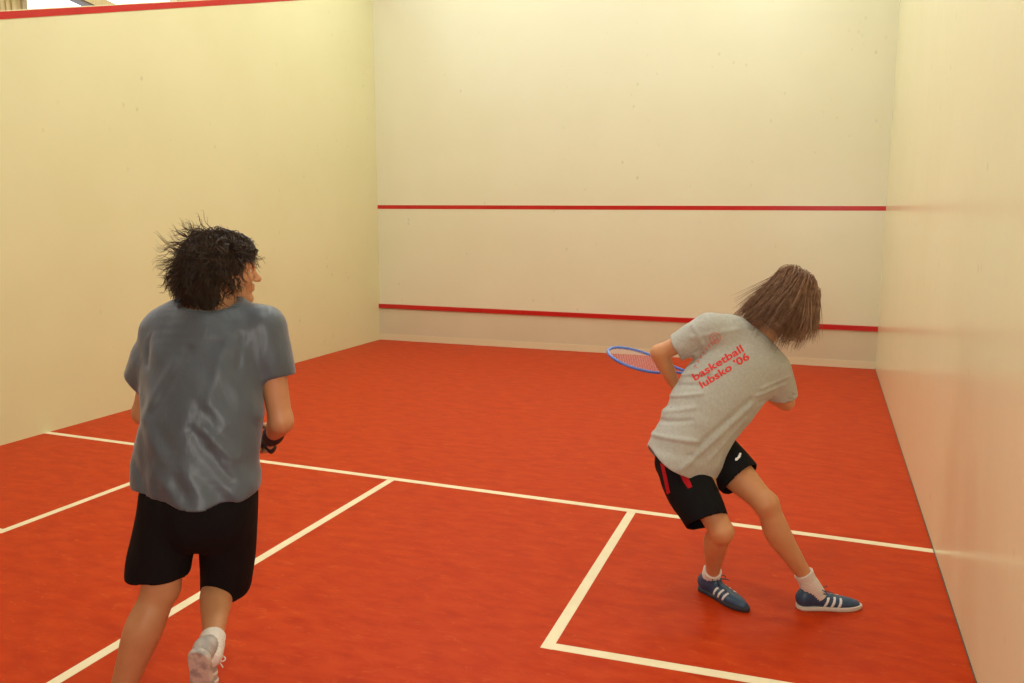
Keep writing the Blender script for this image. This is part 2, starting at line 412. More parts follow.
def over(L, cut, grow=.013):
    """cloth lying close over the body below it: the limb's own shape, a little larger, ending at the same hem"""
    out = []
    for p in L:
        q = Loft(p.X[:,:3], p.X[:,3]+grow, p.X[:,4]+grow, p.X[:,5:8], n=1, k=p.k, cut=cut); out.append(q)
    return out
def tube(pts, r, sides=6, closed=False):
    pts = np.asarray(pts, float); n = len(pts); r = np.broadcast_to(np.asarray(r, float), (n,))
    T = np.roll(pts, -1, 0)-np.roll(pts, 1, 0) if closed else np.gradient(pts, axis=0)
    T /= np.linalg.norm(T, axis=1)[:,None]+1e-12
    u = nrm(np.cross(T[0], A(.31,.2,.93))); V = []
    for i in range(n):
        u = nrm(u - T[i]*(u@T[i])); v = np.cross(T[i], u)
        for k in range(sides):
            a = 2*math.pi*k/sides; V.append(pts[i]+r[i]*(math.cos(a)*u+math.sin(a)*v))
    Q = [(i*sides+k, i*sides+(k+1)%sides, ((i+1)%n)*sides+(k+1)%sides, ((i+1)%n)*sides+k) for i in range(n if closed else n-1) for k in range(sides)]
    return np.array(V), np.array(Q)
def tubes(name, L, m, parent):
    V, Q, o = [], [], 0
    for v, q in L: V.append(v); Q.append(q+o); o += len(v)
    return link(name, arrays_mesh(name, np.vstack(V), np.vstack(Q)), m, parent, True)

# ------------------------------------------------------------------ anatomy
def hand(wr, d, nvec, thumb, curl=.5, s=1.):
    """palm, four fingers of different length and a thumb leaving the side of the palm near its base.
    d = pointing direction, nvec = palm-facing normal, thumb = side the thumb is on"""
    d = nrm(d); nvec = nrm(nvec - d*(nvec@d)); t = nrm(thumb - d*(thumb@d) - nvec*(thumb@nvec)); L = []
    L.append(Loft([wr, wr+d*.04*s, wr+d*.088*s], [.026*s,.036*s,.041*s], [.019*s,.016*s,.013*s], side=t, k=.012))
    for off, ln, kn in ((.030,.074,.086), (.010,.083,.092), (-.011,.077,.089), (-.031,.060,.080)):
        p = wr+d*kn*s+t*off*s; a = 0.; pts = [p-d*.012*s, p]
        for j, f in enumerate((.45,.31,.24)):
            a += curl*(.75+.25*j); dd = d*math.cos(a)+nvec*math.sin(a); p = p+dd*ln*f*s; pts.append(p)
        L.append(Loft(pts, np.array([.0095,.0095,.0088,.0082,.0072])*s, side=t, n=3, k=.004))
    b0 = wr+d*.022*s+t*.026*s; p1 = b0+nrm(t*.75+d*.6+nvec*.35)*.042*s
    p2 = p1+nrm(t*(.5-.5*curl)+d*.75+nvec*(.3+.6*curl))*.032*s; p3 = p2+nrm(d*.7-t*.35*curl+nvec*(.2+.8*curl))*.026*s
    L.append(Loft([b0, p1, p2, p3], np.array([.014,.012,.0105,.0085])*s, side=t, n=3, k=.012))
    return L
def head(c, f, u, s=1.):
    """skull, jaw, brow, nose, lips, chin, cheeks, ears and eye sockets; returns prims and eye centres"""
    f = nrm(f); u = nrm(u - f*(u@f)); l = np.cross(u, f)              # l = the person's left
    P = lambda a, b_, cc: c + (l*a+f*b_+u*cc)*s
    ax = (l, f, u); L = [
        Ell(P(0,-.008,.035), ax, np.array([.076,.096,.088])*s, k=.02),
        Loft([P(0,.02,.02), P(0,.035,-.03), P(0,.048,-.075), P(0,.066,-.098)], np.array([.066,.058,.046,.026])*s, np.array([.06,.052,.036,.022])*s, side=l, k=.03),
        Ell(P(.034,.062,-.022), ax, np.array([.026,.024,.026])*s, k=.02), Ell(P(-.034,.062,-.022), ax, np.array([.026,.024,.026])*s, k=.02),
        Loft([P(-.036,.078,.026), P(0,.088,.024), P(.036,.078,.026)], .011*s, side=u, k=.014),
        Loft([P(0,.089,.012), P(0,.103,-.012), P(0,.112,-.026)], np.array([.0075,.009,.0115])*s, side=l, k=.010),
        Ell(P(.010,.101,-.030), ax, np.array([.008,.009,.007])*s, k=.006), Ell(P(-.010,.101,-.030), ax, np.array([.008,.009,.007])*s, k=.006),
        Loft([P(-.021,.082,-.053), P(0,.094,-.050), P(.021,.082,-.053)], .0065*s, side=u, k=.006),
        Loft([P(-.018,.081,-.064), P(0,.092,-.064), P(.018,.081,-.064)], .0075*s, side=u, k=.006),
        Ell(P(0,.080,-.096), ax, np.array([.018,.015,.015])*s, k=.016)]
    for sg in (1,-1):
        L.append(Ell(P(sg*.031,.094,.006), ax, np.array([.016,.014,.010])*s, k=.010, op='sub'))
        L.append(Ell(P(sg*.079,-.004,-.012), (nrm(l*sg+f*.45), nrm(f-l*sg*.45), u), np.array([.008,.019,.032])*s, k=.006))
        L.append(Ell(P(sg*.086,.002,-.008), ax, np.array([.006,.010,.018])*s, k=.004, op='sub'))
    return L, [P(.031,.072,.006), P(-.031,.072,.006)], (l, f, u)
def leg(hip, knee, ank, side, s=1.):
    t, sh = knee-hip, ank-knee; fwd = nrm(np.cross(side, nrm(sh)))
    if fwd @ (nrm(t)-nrm(sh)) < 0: fwd = -fwd
    return [Loft([hip, hip+t*.35, hip+t*.75, knee], np.array([.088,.080,.062,.052])*s, np.array([.092,.085,.064,.055])*s, side=side, k=.03),
            Loft([knee, knee+sh*.12-fwd*.004, knee+sh*.33-fwd*.016, knee+sh*.6-fwd*.008, knee+sh*.85, ank], np.array([.051,.049,.054,.043,.033,.035])*s, np.array([.054,.054,.060,.046,.036,.038])*s, side=side, k=.02),
            Ell(knee+fwd*.026*s, (side, fwd, nrm(sh)), np.array([.032,.026,.038])*s, k=.02)]
def foot(ank, heel, toe, up, s=1.):
    d = nrm(toe-heel); sd = nrm(np.cross(d, up)); L = np.linalg.norm(toe-heel)
    return [Loft([ank, heel+d*.05+up*.05, heel+d*.10+up*.042, heel+d*(L*.72)+up*.032, heel+d*(L-.045)+up*.028], [.031,.025,.026,.028,.016], [.034,.018,.018,.009,.006], side=sd, k=.02)]
def arm(sh, el, wr, side, s=1.):
    u, f = el-sh, wr-el
    return [Loft([sh, sh+u*.3, sh+u*.7, el], np.array([.052,.050,.042,.038])*s, side=side, k=.03),
            Loft([el, el+f*.22, el+f*.6, wr], np.array([.038,.042,.034,.026])*s, np.array([.038,.040,.030,.021])*s, side=side, k=.02)]
def shoe(parent, name, ank, heel, toe, up, m, msole, lace, stripes=None, h=.0032, outer=1):
    """low sports shoe; heel and toe lie on the underside of the sole"""
    up = nrm(up); d = nrm(toe-heel); up = nrm(up-d*(up@d)); sd = np.cross(d, up); L = np.linalg.norm(toe-heel)
    H = lambda t, z, x=0.: heel+d*(t*L)+up*z+sd*x
    flat = plane(H(0,.017), -up)
    body = [Loft([H(.11,.045), H(.25,.045), H(.42,.038), H(.62,.030), H(.80,.025), H(.93,.021)], [.032,.034,.035,.041,.038,.022], [.036,.038,.036,.030,.024,.018], side=sd, k=.012, cut=flat),
            Loft([H(.13,.05), ank+d*.008], [.033,.037], [.036,.044], side=sd, k=.02, cut=plane(ank+up*.004-d*.0, nrm(up+d*.25)))]
    mouth = Loft([ank-up*.035+d*.012, ank+up*.05+d*.004], [.029,.031], [.034,.037], side=sd, k=.004, op='sub')
    o = shape(name, body+[mouth], h, m, parent)
    sole = [Loft([H(.12,.010), H(.3,.010), H(.45,.010), H(.65,.010), H(.82,.011), H(.95,.014)], [.036,.035,.037,.045,.042,.024], [.034,.034,.034,.034,.034,.026], side=sd, k=.004,
                 cut=lambda p: np.maximum((p-H(0,.021)-d*0)@up, -((p-heel)@up)))]
    shape('sole', sole, h, msole, o)
    # laces over the instep
    LL = []
    for i in range(5):
        t = .40+i*.065; zc = .077-i*.0085; a = []
        for x in np.linspace(-1,1,9): a.append(H(t+.02*(x if i%2 else -x), zc-.013*x*x, x*.024))
        LL.append(tube(a, .0024))
    c = H(.36,.085)
    for sg in (1,-1):
        a = [c, c+sd*.02*sg+up*.012, c+sd*.042*sg+up*.008+d*.01, c+sd*.035*sg-up*.004+d*.012, c+sd*.01*sg]
        LL.append(tube(catmull(a,4), .0022)); a = [c, c+sd*.018*sg+d*.02+up*.004, c+sd*.034*sg+d*.045+up*.002]
        LL.append(tube(catmull(a,4), .0022))
    tubes('lace', LL, lace, o)
    if stripes:
        g = field([q for q in body], .0025, body[0].lo, body[0].hi)
        g.D -= .0016
        P = g.pts((0,0,0), g.n); x = (P-heel)@d/L; z = (P-heel)@up; y = (P-heel)@sd*outer
        pat = np.full(len(P), 1.)
        for k in range(3):
            cx = .40+.105*k; pat = np.minimum(pat, np.abs(x-cx-(z-.02)*1.6)*L-.0062)
        pat = np.maximum(np.maximum(pat, .019-z), np.maximum(z-.062, -(np.abs(y)-.017)))
        g.D = np.maximum(g.D, pat.reshape(g.D.shape).astype(np.float32))
        link('stripe', nets(g, 'stripe'), stripes, o, True)
    return o
def sock(parent, ank, knee, heel, toe, r=.036, top=.055, m=None):
    sh = nrm(knee-ank); f = nrm(toe-heel)
    P = [ank-sh*.045+f*.01, ank, ank+sh*top*.6, ank+sh*top]
    a = [Loft(P, [.034,r+.002,r+.001,r+.004], [.037,r+.006,r+.003,r+.006], side=nrm(np.cross(f,sh)), k=.006, cut=plane(ank+sh*top, sh))]
    return shape('sock', a, .0032, m or M['sock'], parent, disp=lambda p: .0016*np.sin(((p-ank)@sh)*2*math.pi/.011))
def racket(name, tip, grip_end, nvec, mat_frame, label, cat='racket'):
    """squash racket: oval head, open throat, shaft, taped grip, strings"""
    ax = nrm(grip_end-tip); nvec = nrm(nvec-ax*(nvec@ax)); sd = np.cross(nvec, ax)
    base = empty(name, tip*.5+grip_end*.5, label, cat)
    hl, hw = .150, .098; c = tip+ax*hl
    ring = [c+ax*(-hl*math.cos(a))*(1 if math.cos(a) > 0 else 1.12)+sd*hw*math.sin(a) for a in np.linspace(0, 2*math.pi, 49)[:-1]]
    v, q = tube(ring, .0075, 8, True); o = link('frame', arrays_mesh('frame', v, q), mat_frame, base, True)
    th = c+ax*hl*1.12; top = c+ax*(hl*1.12+.11)
    L = []
    for sg in (1,-1):
        L.append(tube(catmull([c+ax*hl*.82+sd*hw*.66*sg, th+ax*.02+sd*.03*sg, top+sd*.006*sg, top+ax*.05+sd*.003*sg],6), .0068, 8))
    tubes('throat', L, mat_frame, base)
    ge = grip_end; v, q = tube([top+ax*.03, top+ax*.08, ge-ax*.19], .0085, 10); link('shaft', arrays_mesh('shaft', v, q), mat_frame, base, True)
    gl = [ge-ax*.20, ge-ax*.195, ge-ax*.02, ge-ax*.012, ge, ge+ax*.002]; gr = [.004,.0145,.0155,.018,.018,.002]
    v, q = tube(gl, gr, 14); link('grip', arrays_mesh('grip', v, q), M['grip'], base, True)
    S = []
    for i in range(-7, 8):
        x = i*.0125; e_ = math.sqrt(max(0, 1-(x/hw)**2))
        if e_ > .2: S.append(tube([c-ax*hl*e_+sd*x, c+ax*hl*1.1*e_+sd*x], .0007, 4))
    for i in range(-11, 13):
        y = i*.0128; e_ = math.sqrt(max(0, 1-(y/(hl if y < 0 else hl*1.12))**2))
        if e_ > .2: S.append(tube([c+ax*y-sd*hw*e_, c+ax*y+sd*hw*e_], .0007, 4))
    so = tubes('strings', S, M['string'], base)
    settle(base); return base
def locks(name, c, axes, rad, roots, flow, n, per, length, m, parent, curl=0., cf=2., lift=.5, stiff=.2, rr=.0018, seg=11, extra=.010, spread=.006, mess=.28):
    """hair: clumps of tapering strands that leave the scalp and fall along flow(p)"""
    l, f, u = axes; rad = np.asarray(rad); out = []
    k = 0
    while k < n:
        v = RNG.normal(size=3); v /= np.linalg.norm(v)
        if not roots(v): continue
        k += 1
        L = length(v)*RNG.uniform(.8,1.15); tilt = RNG.normal(size=3)*mess; ex = 1+extra*RNG.uniform(.3,2.2)/rad.mean()
        ph, sgn, cfr, ca = RNG.uniform(0,6.28), RNG.choice([-1,1]), cf*RNG.uniform(.6,1.4), curl*RNG.uniform(.4,1.5)
        def path(v0, jit):
            p = v0*rad; nn = nrm(v0/rad); fl = flow(nrm(v0))
            vel = nrm(nn*lift+fl*(1-lift)+tilt*.3+jit*.06); st = L/seg; pts = [p*.97]
            for i in range(seg):
                fl = flow(nrm(p/rad)); vel = nrm(vel*(1-stiff)+(fl+tilt)*stiff); p = p+vel*st
                q = p/(rad*ex); r_ = np.linalg.norm(q)
                if r_ < 1: p = p/r_
                pts.append(p)
            P = np.array(pts); T = np.gradient(P, axis=0); T /= np.linalg.norm(T,axis=1)[:,None]
            s1 = np.cross(T, A(.2,.5,.8)); s1 /= np.linalg.norm(s1,axis=1)[:,None]+1e-9; s2 = np.cross(T, s1)
            t = np.linspace(0,1,len(P))[:,None]; a = ph+sgn*t*2*math.pi*cfr
            return P + ca*t**.6*(np.cos(a)*s1+np.sin(a)*s2)
        for j in range(per):
            jit = RNG.normal(size=3); v0 = nrm(v+jit*.05); P = path(v0, jit)
            P += (jit*spread)[None]*np.linspace(.2,1,len(P))[:,None]
            W = c+P[:,:1]*l+P[:,1:2]*f+P[:,2:]*u
            t = np.linspace(0,1,len(W)); out.append(tube(W, rr*RNG.uniform(.7,1.3)*(1-.8*t**1.5), 3))
    return out


# ================================================================== the dark-haired player, running away from us
D1 = nrm(FH*.97 + RH*.0)
def player_one():
    ankL = A(3.665,-8.262,.095)
    hipL, hipR = at(173,482,2.80), at(227,482,2.80)
    kneeL, kneeR = at(161,588,2.82), at(219,582,3.00)
    hrr = at(197,652,2.57); dR = nrm(FW*.42-UP*.9-RT*.08); tr = hrr+dR*.285; upR = nrm(UP*.42+FW*.9+RT*.12); upR = nrm(upR-dR*(upR@dR)); ankR = hrr+dR*.062+upR*.095
    shL, shR = at(163,328,2.88), at(264,328,2.88)
    elL, wrL = at(144,413,2.95), at(182,420,3.16)
    elR, wrR = at(281,421,2.90), at(272,437,3.10)
    root = empty('person', A(ankL[0], ankL[1], 0), "person with tousled dark hair in slate grey shirt and black shorts, running away", 'person')
    up1 = nrm(FH*.12+Z)
    P = [Loft([at(199,505,2.80), at(199,480,2.80), at(200,430,2.82), at(203,375,2.86), at(209,338,2.89), at(213,318,2.90)],
              [.150,.160,.142,.158,.150,.085], [.10,.112,.102,.115,.095,.070], k=.03),
         Loft([at(213,322,2.90), at(215,300,2.90), at(221,280,2.89)], [.066,.056,.056], [.066,.060,.060], k=.03),
         Loft([at(214,312,2.90), at(190,322,2.89), shL], [.045,.048,.048], k=.03), Loft([at(214,312,2.90), at(238,322,2.89), shR], [.045,.048,.048], k=.03)]
    P += arm(shL, elL, wrL, FH) + arm(shR, elR, wrR, FH, 1.06)
    P += hand(wrR, nrm(FH*.75-RH*.35-Z*.45), nrm(-RH*.9-FH*.2), nrm(Z+FH*.3), 1.15)
    P += hand(wrL, nrm(FH*.8+RH*.45+Z*.15), nrm(RH*.8-Z*.4), nrm(Z), .7)
    P += leg(hipL, kneeL, ankL, RH, 1.14) + leg(hipR, kneeR, ankR, RH, 1.02)
    hl, tl = ankL-FH*.055-A(0,0,.095), ankL+FH*.215-RH*.03-A(0,0,.095)
    pass
    P += foot(ankL, hl, tl, Z) + foot(ankR, hrr, tr, upR)
    fdir = nrm(RH*math.cos(math.radians(25))+FH*math.sin(math.radians(25))-Z*.05)
    hc = at(226,271,2.90); hp, eyes, ax = head(hc, fdir, nrm(Z+RH*.02), .98); P += hp
    b = shape('body', P, .0050, M['skin1'], root); relax(b.data, 1, .4)
    for e_ in eyes: shape('eye', [Ell(e_, ax, A(.0115,.0115,.0115), k=.001)], .0025, M['eye'], root)
    # shirt
    hemc = at(199,483,2.80)
    def hem(p):
        x = (p-hemc)@RH; return (hemc-p)@Z - .030*(1-np.clip(np.abs(x)/.21,0,1)**2) - .02*np.sin(9*x)*.5
    side = FH
    cl, cr = at(142,380,2.905), at(279,374,2.90)
    sl_, sr_ = nrm(elL-shL), nrm(elR-shR)
    outer = [Loft([at(198,545,2.80), at(198,505,2.80), at(198,470,2.80), at(200,425,2.81), at(203,380,2.84), at(208,340,2.87), at(211,319,2.885), at(212,305,2.885), at(214,294,2.885)],
                  [.212,.209,.207,.205,.205,.198,.158,.085,.070], [.165,.160,.150,.142,.140,.128,.100,.078,.070], k=.03, cut=hem),
             Loft([at(170,330,2.88), at(152,352,2.89), cl, cl+sl_*.08], [.070,.068,.066,.066], [.068,.062,.058,.058], side=side, k=.05, cut=plane(cl, nrm(sl_-RH*.35))),
             Loft([at(258,330,2.88), at(272,350,2.89), cr, cr+sr_*.08], [.074,.064,.060,.060], [.068,.058,.050,.050], side=side, k=.05, cut=plane(cr, sr_))]
    nk = lambda p: (p-at(214,297,2.885))@nrm(Z-FH*.35+RH*.05)
    outer[0].cut = lambda p: np.maximum(hem(p), nk(p))
    outer += over([P[0]], lambda p: np.maximum(hem(p), nk(p))) + over(P[2:4], nk)
    outer += over([P[4]], plane(cl, nrm(sl_-RH*.35))) + over([P[6]], plane(cr, sr_))
    openers = [Loft([at(213,308,2.89), at(217,284,2.90)], [.062,.064], [.066,.066], k=.004), Loft([cl-sl_*.03, cl+sl_*.12], [.058,.062], [.050,.052], side=side, k=.002),
               Loft([cr-sr_*.03, cr+sr_*.12], [.053,.055], [.044,.046], side=side, k=.002), Loft([at(198,506,2.80), at(198,570,2.80)], [.190,.20], [.128,.13], k=.002)]
    cx = at(200,420,2.8)
    def dsp(p):
        q = p-cx; x, y, z = q@RH, q@FH, q@Z
        low = np.clip(.7-z*1.2, .4, 1.)
        a = value_noise(np.stack([x*17+z*3.5, y*9, z*3.2], 1)+7, 1)           # hanging folds
        b_ = value_noise(np.stack([(x+z*.75)*22, y*10, (z-x*.75)*5.5], 1)+31, 2)    # drag folds slanting from the right shoulder
        c = value_noise(np.stack([x*8+4, y*8, z*9], 1)+57, 3)
        d_ = 1-np.abs(value_noise(np.stack([(x-z*.5)*15, y*7, (z+x*.4)*6], 1)+91, 4))*2
        f = lambda x0,z0,x1,z1,w,amp: amp*np.exp(-((np.hypot(x-(x0+(x1-x0)*tt(x0,z0,x1,z1)), z-(z0+(z1-z0)*tt(x0,z0,x1,z1)))/w)**2))*(y < .03)
        def tt(x0,z0,x1,z1): return np.clip(((x-x0)*(x1-x0)+(z-z0)*(z1-z0))/((x1-x0)**2+(z1-z0)**2),0,1)
        r_ = -.0075*a*low + .0085*b_*low + .0050*c - .0030*d_*low
        r_ += f(.02,.0,.14,-.17,.016,.006)+f(.06,-.0,.15,-.10,.016,-.005)+f(-.05,.20,-.15,.03,.020,-.0055)+f(-.01,.24,-.12,.05,.018,.005)+f(.10,.24,.07,.08,.022,-.005)
        r_ += f(-.16,.05,-.13,-.2,.022,.004)+f(.02,.1,-.06,-.16,.024,-.004)+f(.155,.30,.14,.18,.010,.004)+f(-.165,.30,-.16,.19,.010,.004)
        return r_
    garment('shirt', outer, openers, .0050, .0105, M['shirt1'], root, dsp)
    # shorts
    hl1, hl2 = at(158,574,2.83), at(226,585,2.97)
    sleg = [Loft([at(199,462,2.80), at(199,485,2.80), at(199,512,2.81)], [.172,.182,.178], [.125,.138,.135], k=.02),
            Loft([at(171,498,2.81), at(164,540,2.82), hl1, at(158,610,2.85)], [.098,.102,.106,.108], [.125,.118,.110,.108], k=.018, cut=plane(hl1, nrm((hl1-hipL)+RH*.06))),
            Loft([at(227,498,2.82), at(228,540,2.90), hl2, at(222,610,3.02)], [.098,.096,.088,.088], [.125,.115,.100,.098], k=.018, cut=plane(hl2, nrm(hl2-hipR)))]
    op = [Loft([at(162,555,2.825), at(158,612,2.85)], [.088,.088], [.092,.092], k=.002), Loft([at(226,560,2.93), at(222,612,3.02)], [.074,.074], [.082,.082], k=.002),
          Loft([at(199,470,2.80), at(199,430,2.80)], [.168,.168], [.122,.122], k=.002)]
    garment('shorts', sleg, op, .0055, .011, M['shorts'], root, lambda p: .004*value_noise(np.stack([p@RH*22, p@FH*16, p@Z*6], 1)+3, 9))
    sock(root, ankR, kneeR, hrr, tr, .037, .035); sock(root, ankL, kneeL, hl, tl, .036, .07)
    shoe(root, 'shoe', ankR, hrr, tr, upR, M['shoe_grey'], M['sole_grey'], M['lace_w'], M['lace_w'])
    shoe(root, 'shoe', ankL, hl, tl, Z, M['shoe_grey'], M['sole_pale'], M['lace_w'])
    # black sweatband on the right wrist
    fa = nrm(wrR-elR)
    shape('wristband', [Loft([wrR-fa*.07, wrR-fa*.035, wrR+fa*.002], [.040,.042,.036], [.036,.038,.033], side=FH, k=.004)], .004, M['grip'], root, disp=lambda p: .0012*np.sin(((p-wrR)@fa)*2*math.pi/.012))
    # hair
    l, f, u = ax; C0 = hc - f*.022 + u*.030
    cap = [Ell(hc-f*.012+u*.038, ax, A(.088,.104,.094), k=.03, cut=plane(hc+f*.060+u*.03, nrm(f*.85-u*.55))),
           Loft([hc-f*.05+u*.02, hc-f*.065-u*.04, hc-f*.058-u*.105], [.084,.084,.076], [.056,.052,.048], side=l, k=.03)]
    ho = shape('hair', cap, .0050, M['hair1'], root, disp=lambda p: .006*value_noise(p*38, 5)+.003*value_noise(p*90, 6))
    def roots(v): return not (v[1] > .42 and v[2] < .52) and v[2] > -.62 and not (abs(v[0]) > .8 and v[1] > -.05 and v[2] < .02)
    def flow(v):
        d_ = A(0,-.06,-1.1) + A(v[0]*.1, v[1]*.15, 0)
        if v[1] > .15 and v[2] > .1: d_ = A(v[0]*.9,.45,-.80)
        return nrm(d_)
    T = locks('hair', C0, ax, A(.084,.104,.090), roots, flow, 600, 7, lambda v: .055 if v[1] > .25 else .12, M['hair1'], root, curl=.0120, cf=1.5, lift=.22, stiff=.55, rr=.0018, extra=.012, spread=.003, mess=.24)
    wild = lambda v: v[1] < -.1 and v[2] > -.7 and v[2] < .85
    T += locks('hair', C0, ax, A(.092,.110,.094), wild, lambda v: nrm(A(v[0]*.5,-.9,-.25+.5*v[2])), 60, 6, lambda v: .075, M['hair1'], root, curl=.010, cf=1.1, lift=.75, stiff=.15, rr=.0012, extra=.02, spread=.006)
    V, Q, o_ = [], [], 0
    for v, q in T: V.append(v); Q.append(q+o_); o_ += len(v)
    me = arrays_mesh('curls', np.vstack(V), np.vstack(Q)); link('curls', me, M['hair1'], ho, True)
    settle(root)
    # racket held low in front, its taped grip in the right hand
    hd = nrm(FH*.75-RH*.35-Z*.45); gc = wrR+hd*.075+nrm(-RH*.9-FH*.2)*.026
    gax = nrm(-RH*.75+FH*.25+Z*.55); gax = nrm(FH*.35+Z*.45-RH*.85)
    racket('squash_racket', gc+gax*.58, gc-gax*.055, nrm(FH+Z*.4), M['frame_lilac'], "squash racket with black grip in the right hand of the slate shirted player", 'racket')
player_one()

# ================================================================== the fair-haired player, lunging at the right
def player_two():
    hip1, hip2 = at(686,460,3.77), at(714,451,3.84)
    knee1, ank1 = at(721,531,3.60), at(711,577,3.82)
    knee2, ank2 = at(766,504,3.66), at(798,583,3.79)
    heel1, toe1 = at(706,590,1), at(750,611,1)
    def onfloor(px, py, z=0.):
        d_ = RM @ A((px-512)/FPX, -(py-341.5)/FPX, -1.); return CAM + d_*((z-CAM[2])/d_[2])
    heel1, toe1 = onfloor(700,588), onfloor(749,613); toe1 = heel1+nrm(toe1-heel1)*.285
    ank1 = heel1+nrm(toe1-heel1)*.068+A(0,0,.088)
    heel2, toe2 = onfloor(796,608), onfloor(858,608); toe2 = heel2+nrm(toe2-heel2)*.285
    ank2 = heel2+nrm(toe2-heel2)*.062+A(0,0,.10)
    shL, shR = at(711,330,3.82), at(776,370,3.84)
    elL, wrL = at(659,353,3.88), at(680,398,4.00)
    elR, wrR = at(786,402,4.00), at(748,390,4.12)
    sd = nrm(shR-shL); hs = nrm(sd*.6+RH*.4)
    root = empty('person', A(*(heel1[:2]),0), "person with light brown hair in printed pale grey t-shirt, lunging beside the right wall", 'person')
    ax_t = nrm(at(765,345,3.86)-at(690,445,3.76))
    P = [Loft([at(688,474,3.75), at(694,456,3.75), at(708,425,3.78), at(724,395,3.82), at(742,366,3.85), at(754,350,3.865)],
              [.112,.122,.122,.148,.150,.085], [.105,.112,.102,.112,.095,.070], side=sd, k=.03),
         Loft([at(752,354,3.865), at(764,335,3.88), at(778,316,3.89)], [.064,.054,.054], [.064,.058,.058], side=sd, k=.03),
         Loft([at(756,348,3.865), at(732,340,3.845), shL], [.042,.046,.046], side=ax_t, k=.03), Loft([at(756,348,3.865), at(770,360,3.855), shR], [.042,.046,.046], side=ax_t, k=.03)]
    # racket line first, both hands close on it
    tip = at(608,352,4.03); ge = at(742,387,4.10)
    gax = nrm(ge-tip); ge = tip+gax*.685; nv = nrm(Z*.88-FH*.30+RH*.05)
    gR = ge-gax*.075; gL = ge-gax*.165
    hR = nrm(-FH*.25-RH*.75+Z*.25); hL = nrm(RH*.35+FH*.35-Z*.6)
    wrR = gR+RH*.075-FH*.005+Z*.0+Z*.02
    wrL = at(681,397,3.99)
    P += arm(shL, elL, wrL, FH, .98) + arm(shR, elR, wrR, FH, .98)
    P += hand(wrR, nrm(gR-wrR-Z*.01), nrm(FH*.2-Z*.9), nrm(FH), 1.25, .95)
    P += hand(wrL, nrm(at(702,404,4.06)-wrL), nrm(RH*.3+Z*.8), nrm(FH), .8, .95)
    d1, d2 = nrm(toe1-heel1), nrm(toe2-heel2)
    P += leg(hip1, knee1, ank1, nrm(np.cross(d1, Z)), .95) + leg(hip2, knee2, ank2, nrm(np.cross(d2, Z)), .95)
    P += foot(ank1, heel1, toe1, Z) + foot(ank2, heel2, toe2, Z)
    hc = at(792,299,3.90); hu = nrm(RT*.42+UP*.85+FW*.25); hf = nrm(FW*.75+RT*.55-UP*.45)
    hp, eyes, ax = head(hc, hf, hu, .97); P += hp
    b = shape('body', P, .0050, M['skin2'], root); relax(b.data, 1, .4)
    for e_ in eyes: shape('eye', [Ell(e_, ax, A(.0115,.0115,.0115), k=.001)], .0025, M['eye'], root)
    # t-shirt
    hemc = at(680,455,3.76); hn = nrm(at(668,470,3.75)-at(712,398,3.80))
    cl, cr = at(677,349,3.855), at(781,395,3.92)
    sl_, sr_ = nrm(elL-shL), nrm(cr-shR)
    top = at(760,340,3.87)
    hemf0 = plane(at(676,471,3.75), nrm(-UP*.93-RT*.36)); hemf1 = plane(at(651,452,3.75), nrm(-RT*.9-UP*.5)); hemf = lambda p: np.log(np.exp(hemf0(p)*45)+np.exp(hemf1(p)*45))/45
    outer = [Loft([at(655,492,3.75), at(669,468,3.75), at(683,444,3.76), at(704,412,3.79), at(722,388,3.82), at(740,368,3.845), at(751,354,3.865), at(759,343,3.87)],
                  [.125,.131,.144,.168,.182,.176,.135,.072], [.160,.160,.152,.140,.130,.122,.098,.070], side=sd, k=.03,
                  cut=lambda p: np.maximum(hemf(p), (p-at(761,337,3.87))@nrm(ax_t-FH*.3))),
             Loft([at(752,342,3.85), at(735,332,3.84), at(708,328,3.835)], [.072,.074,.066], [.070,.066,.060], side=ax_t, k=.04, cut=lambda p: (p-at(758,332,3.87))@nrm(ax_t-FH*.3)),
             Loft([at(722,336,3.83), at(700,335,3.835), cl, cl+sl_*.08], [.072,.064,.060,.060], [.066,.058,.054,.054], side=FH, k=.05, cut=plane(cl, sl_)),
             Loft([at(762,366,3.845), at(775,378,3.87), cr, cr+sr_*.08], [.080,.078,.076,.076], [.080,.074,.066,.064], side=RH, k=.05, cut=plane(cr, nrm(sr_-RH*.30)))]
    nk = lambda p: (p-at(761,337,3.87))@nrm(ax_t-FH*.3)
    outer += over([P[0]], lambda p: np.maximum(hemf(p), nk(p))) + over(P[2:4], nk) + over([P[4]], plane(cl, sl_)) + over([P[6]], plane(cr, nrm(sr_-RH*.30)))
    openers = [Loft([at(755,350,3.865), at(770,326,3.88)], [.060,.062], [.062,.062], side=sd, k=.004), Loft([cl-sl_*.03, cl+sl_*.12], [.053,.053], [.047,.047], side=FH, k=.002),
               Loft([cr-sr_*.03, cr+sr_*.12], [.068,.068], [.058,.058], side=RH, k=.002), Loft([at(679,455,3.755), at(652,500,3.75)], [.124,.120], [.148,.150], side=sd, k=.002)]
    cx = at(710,405,3.8)
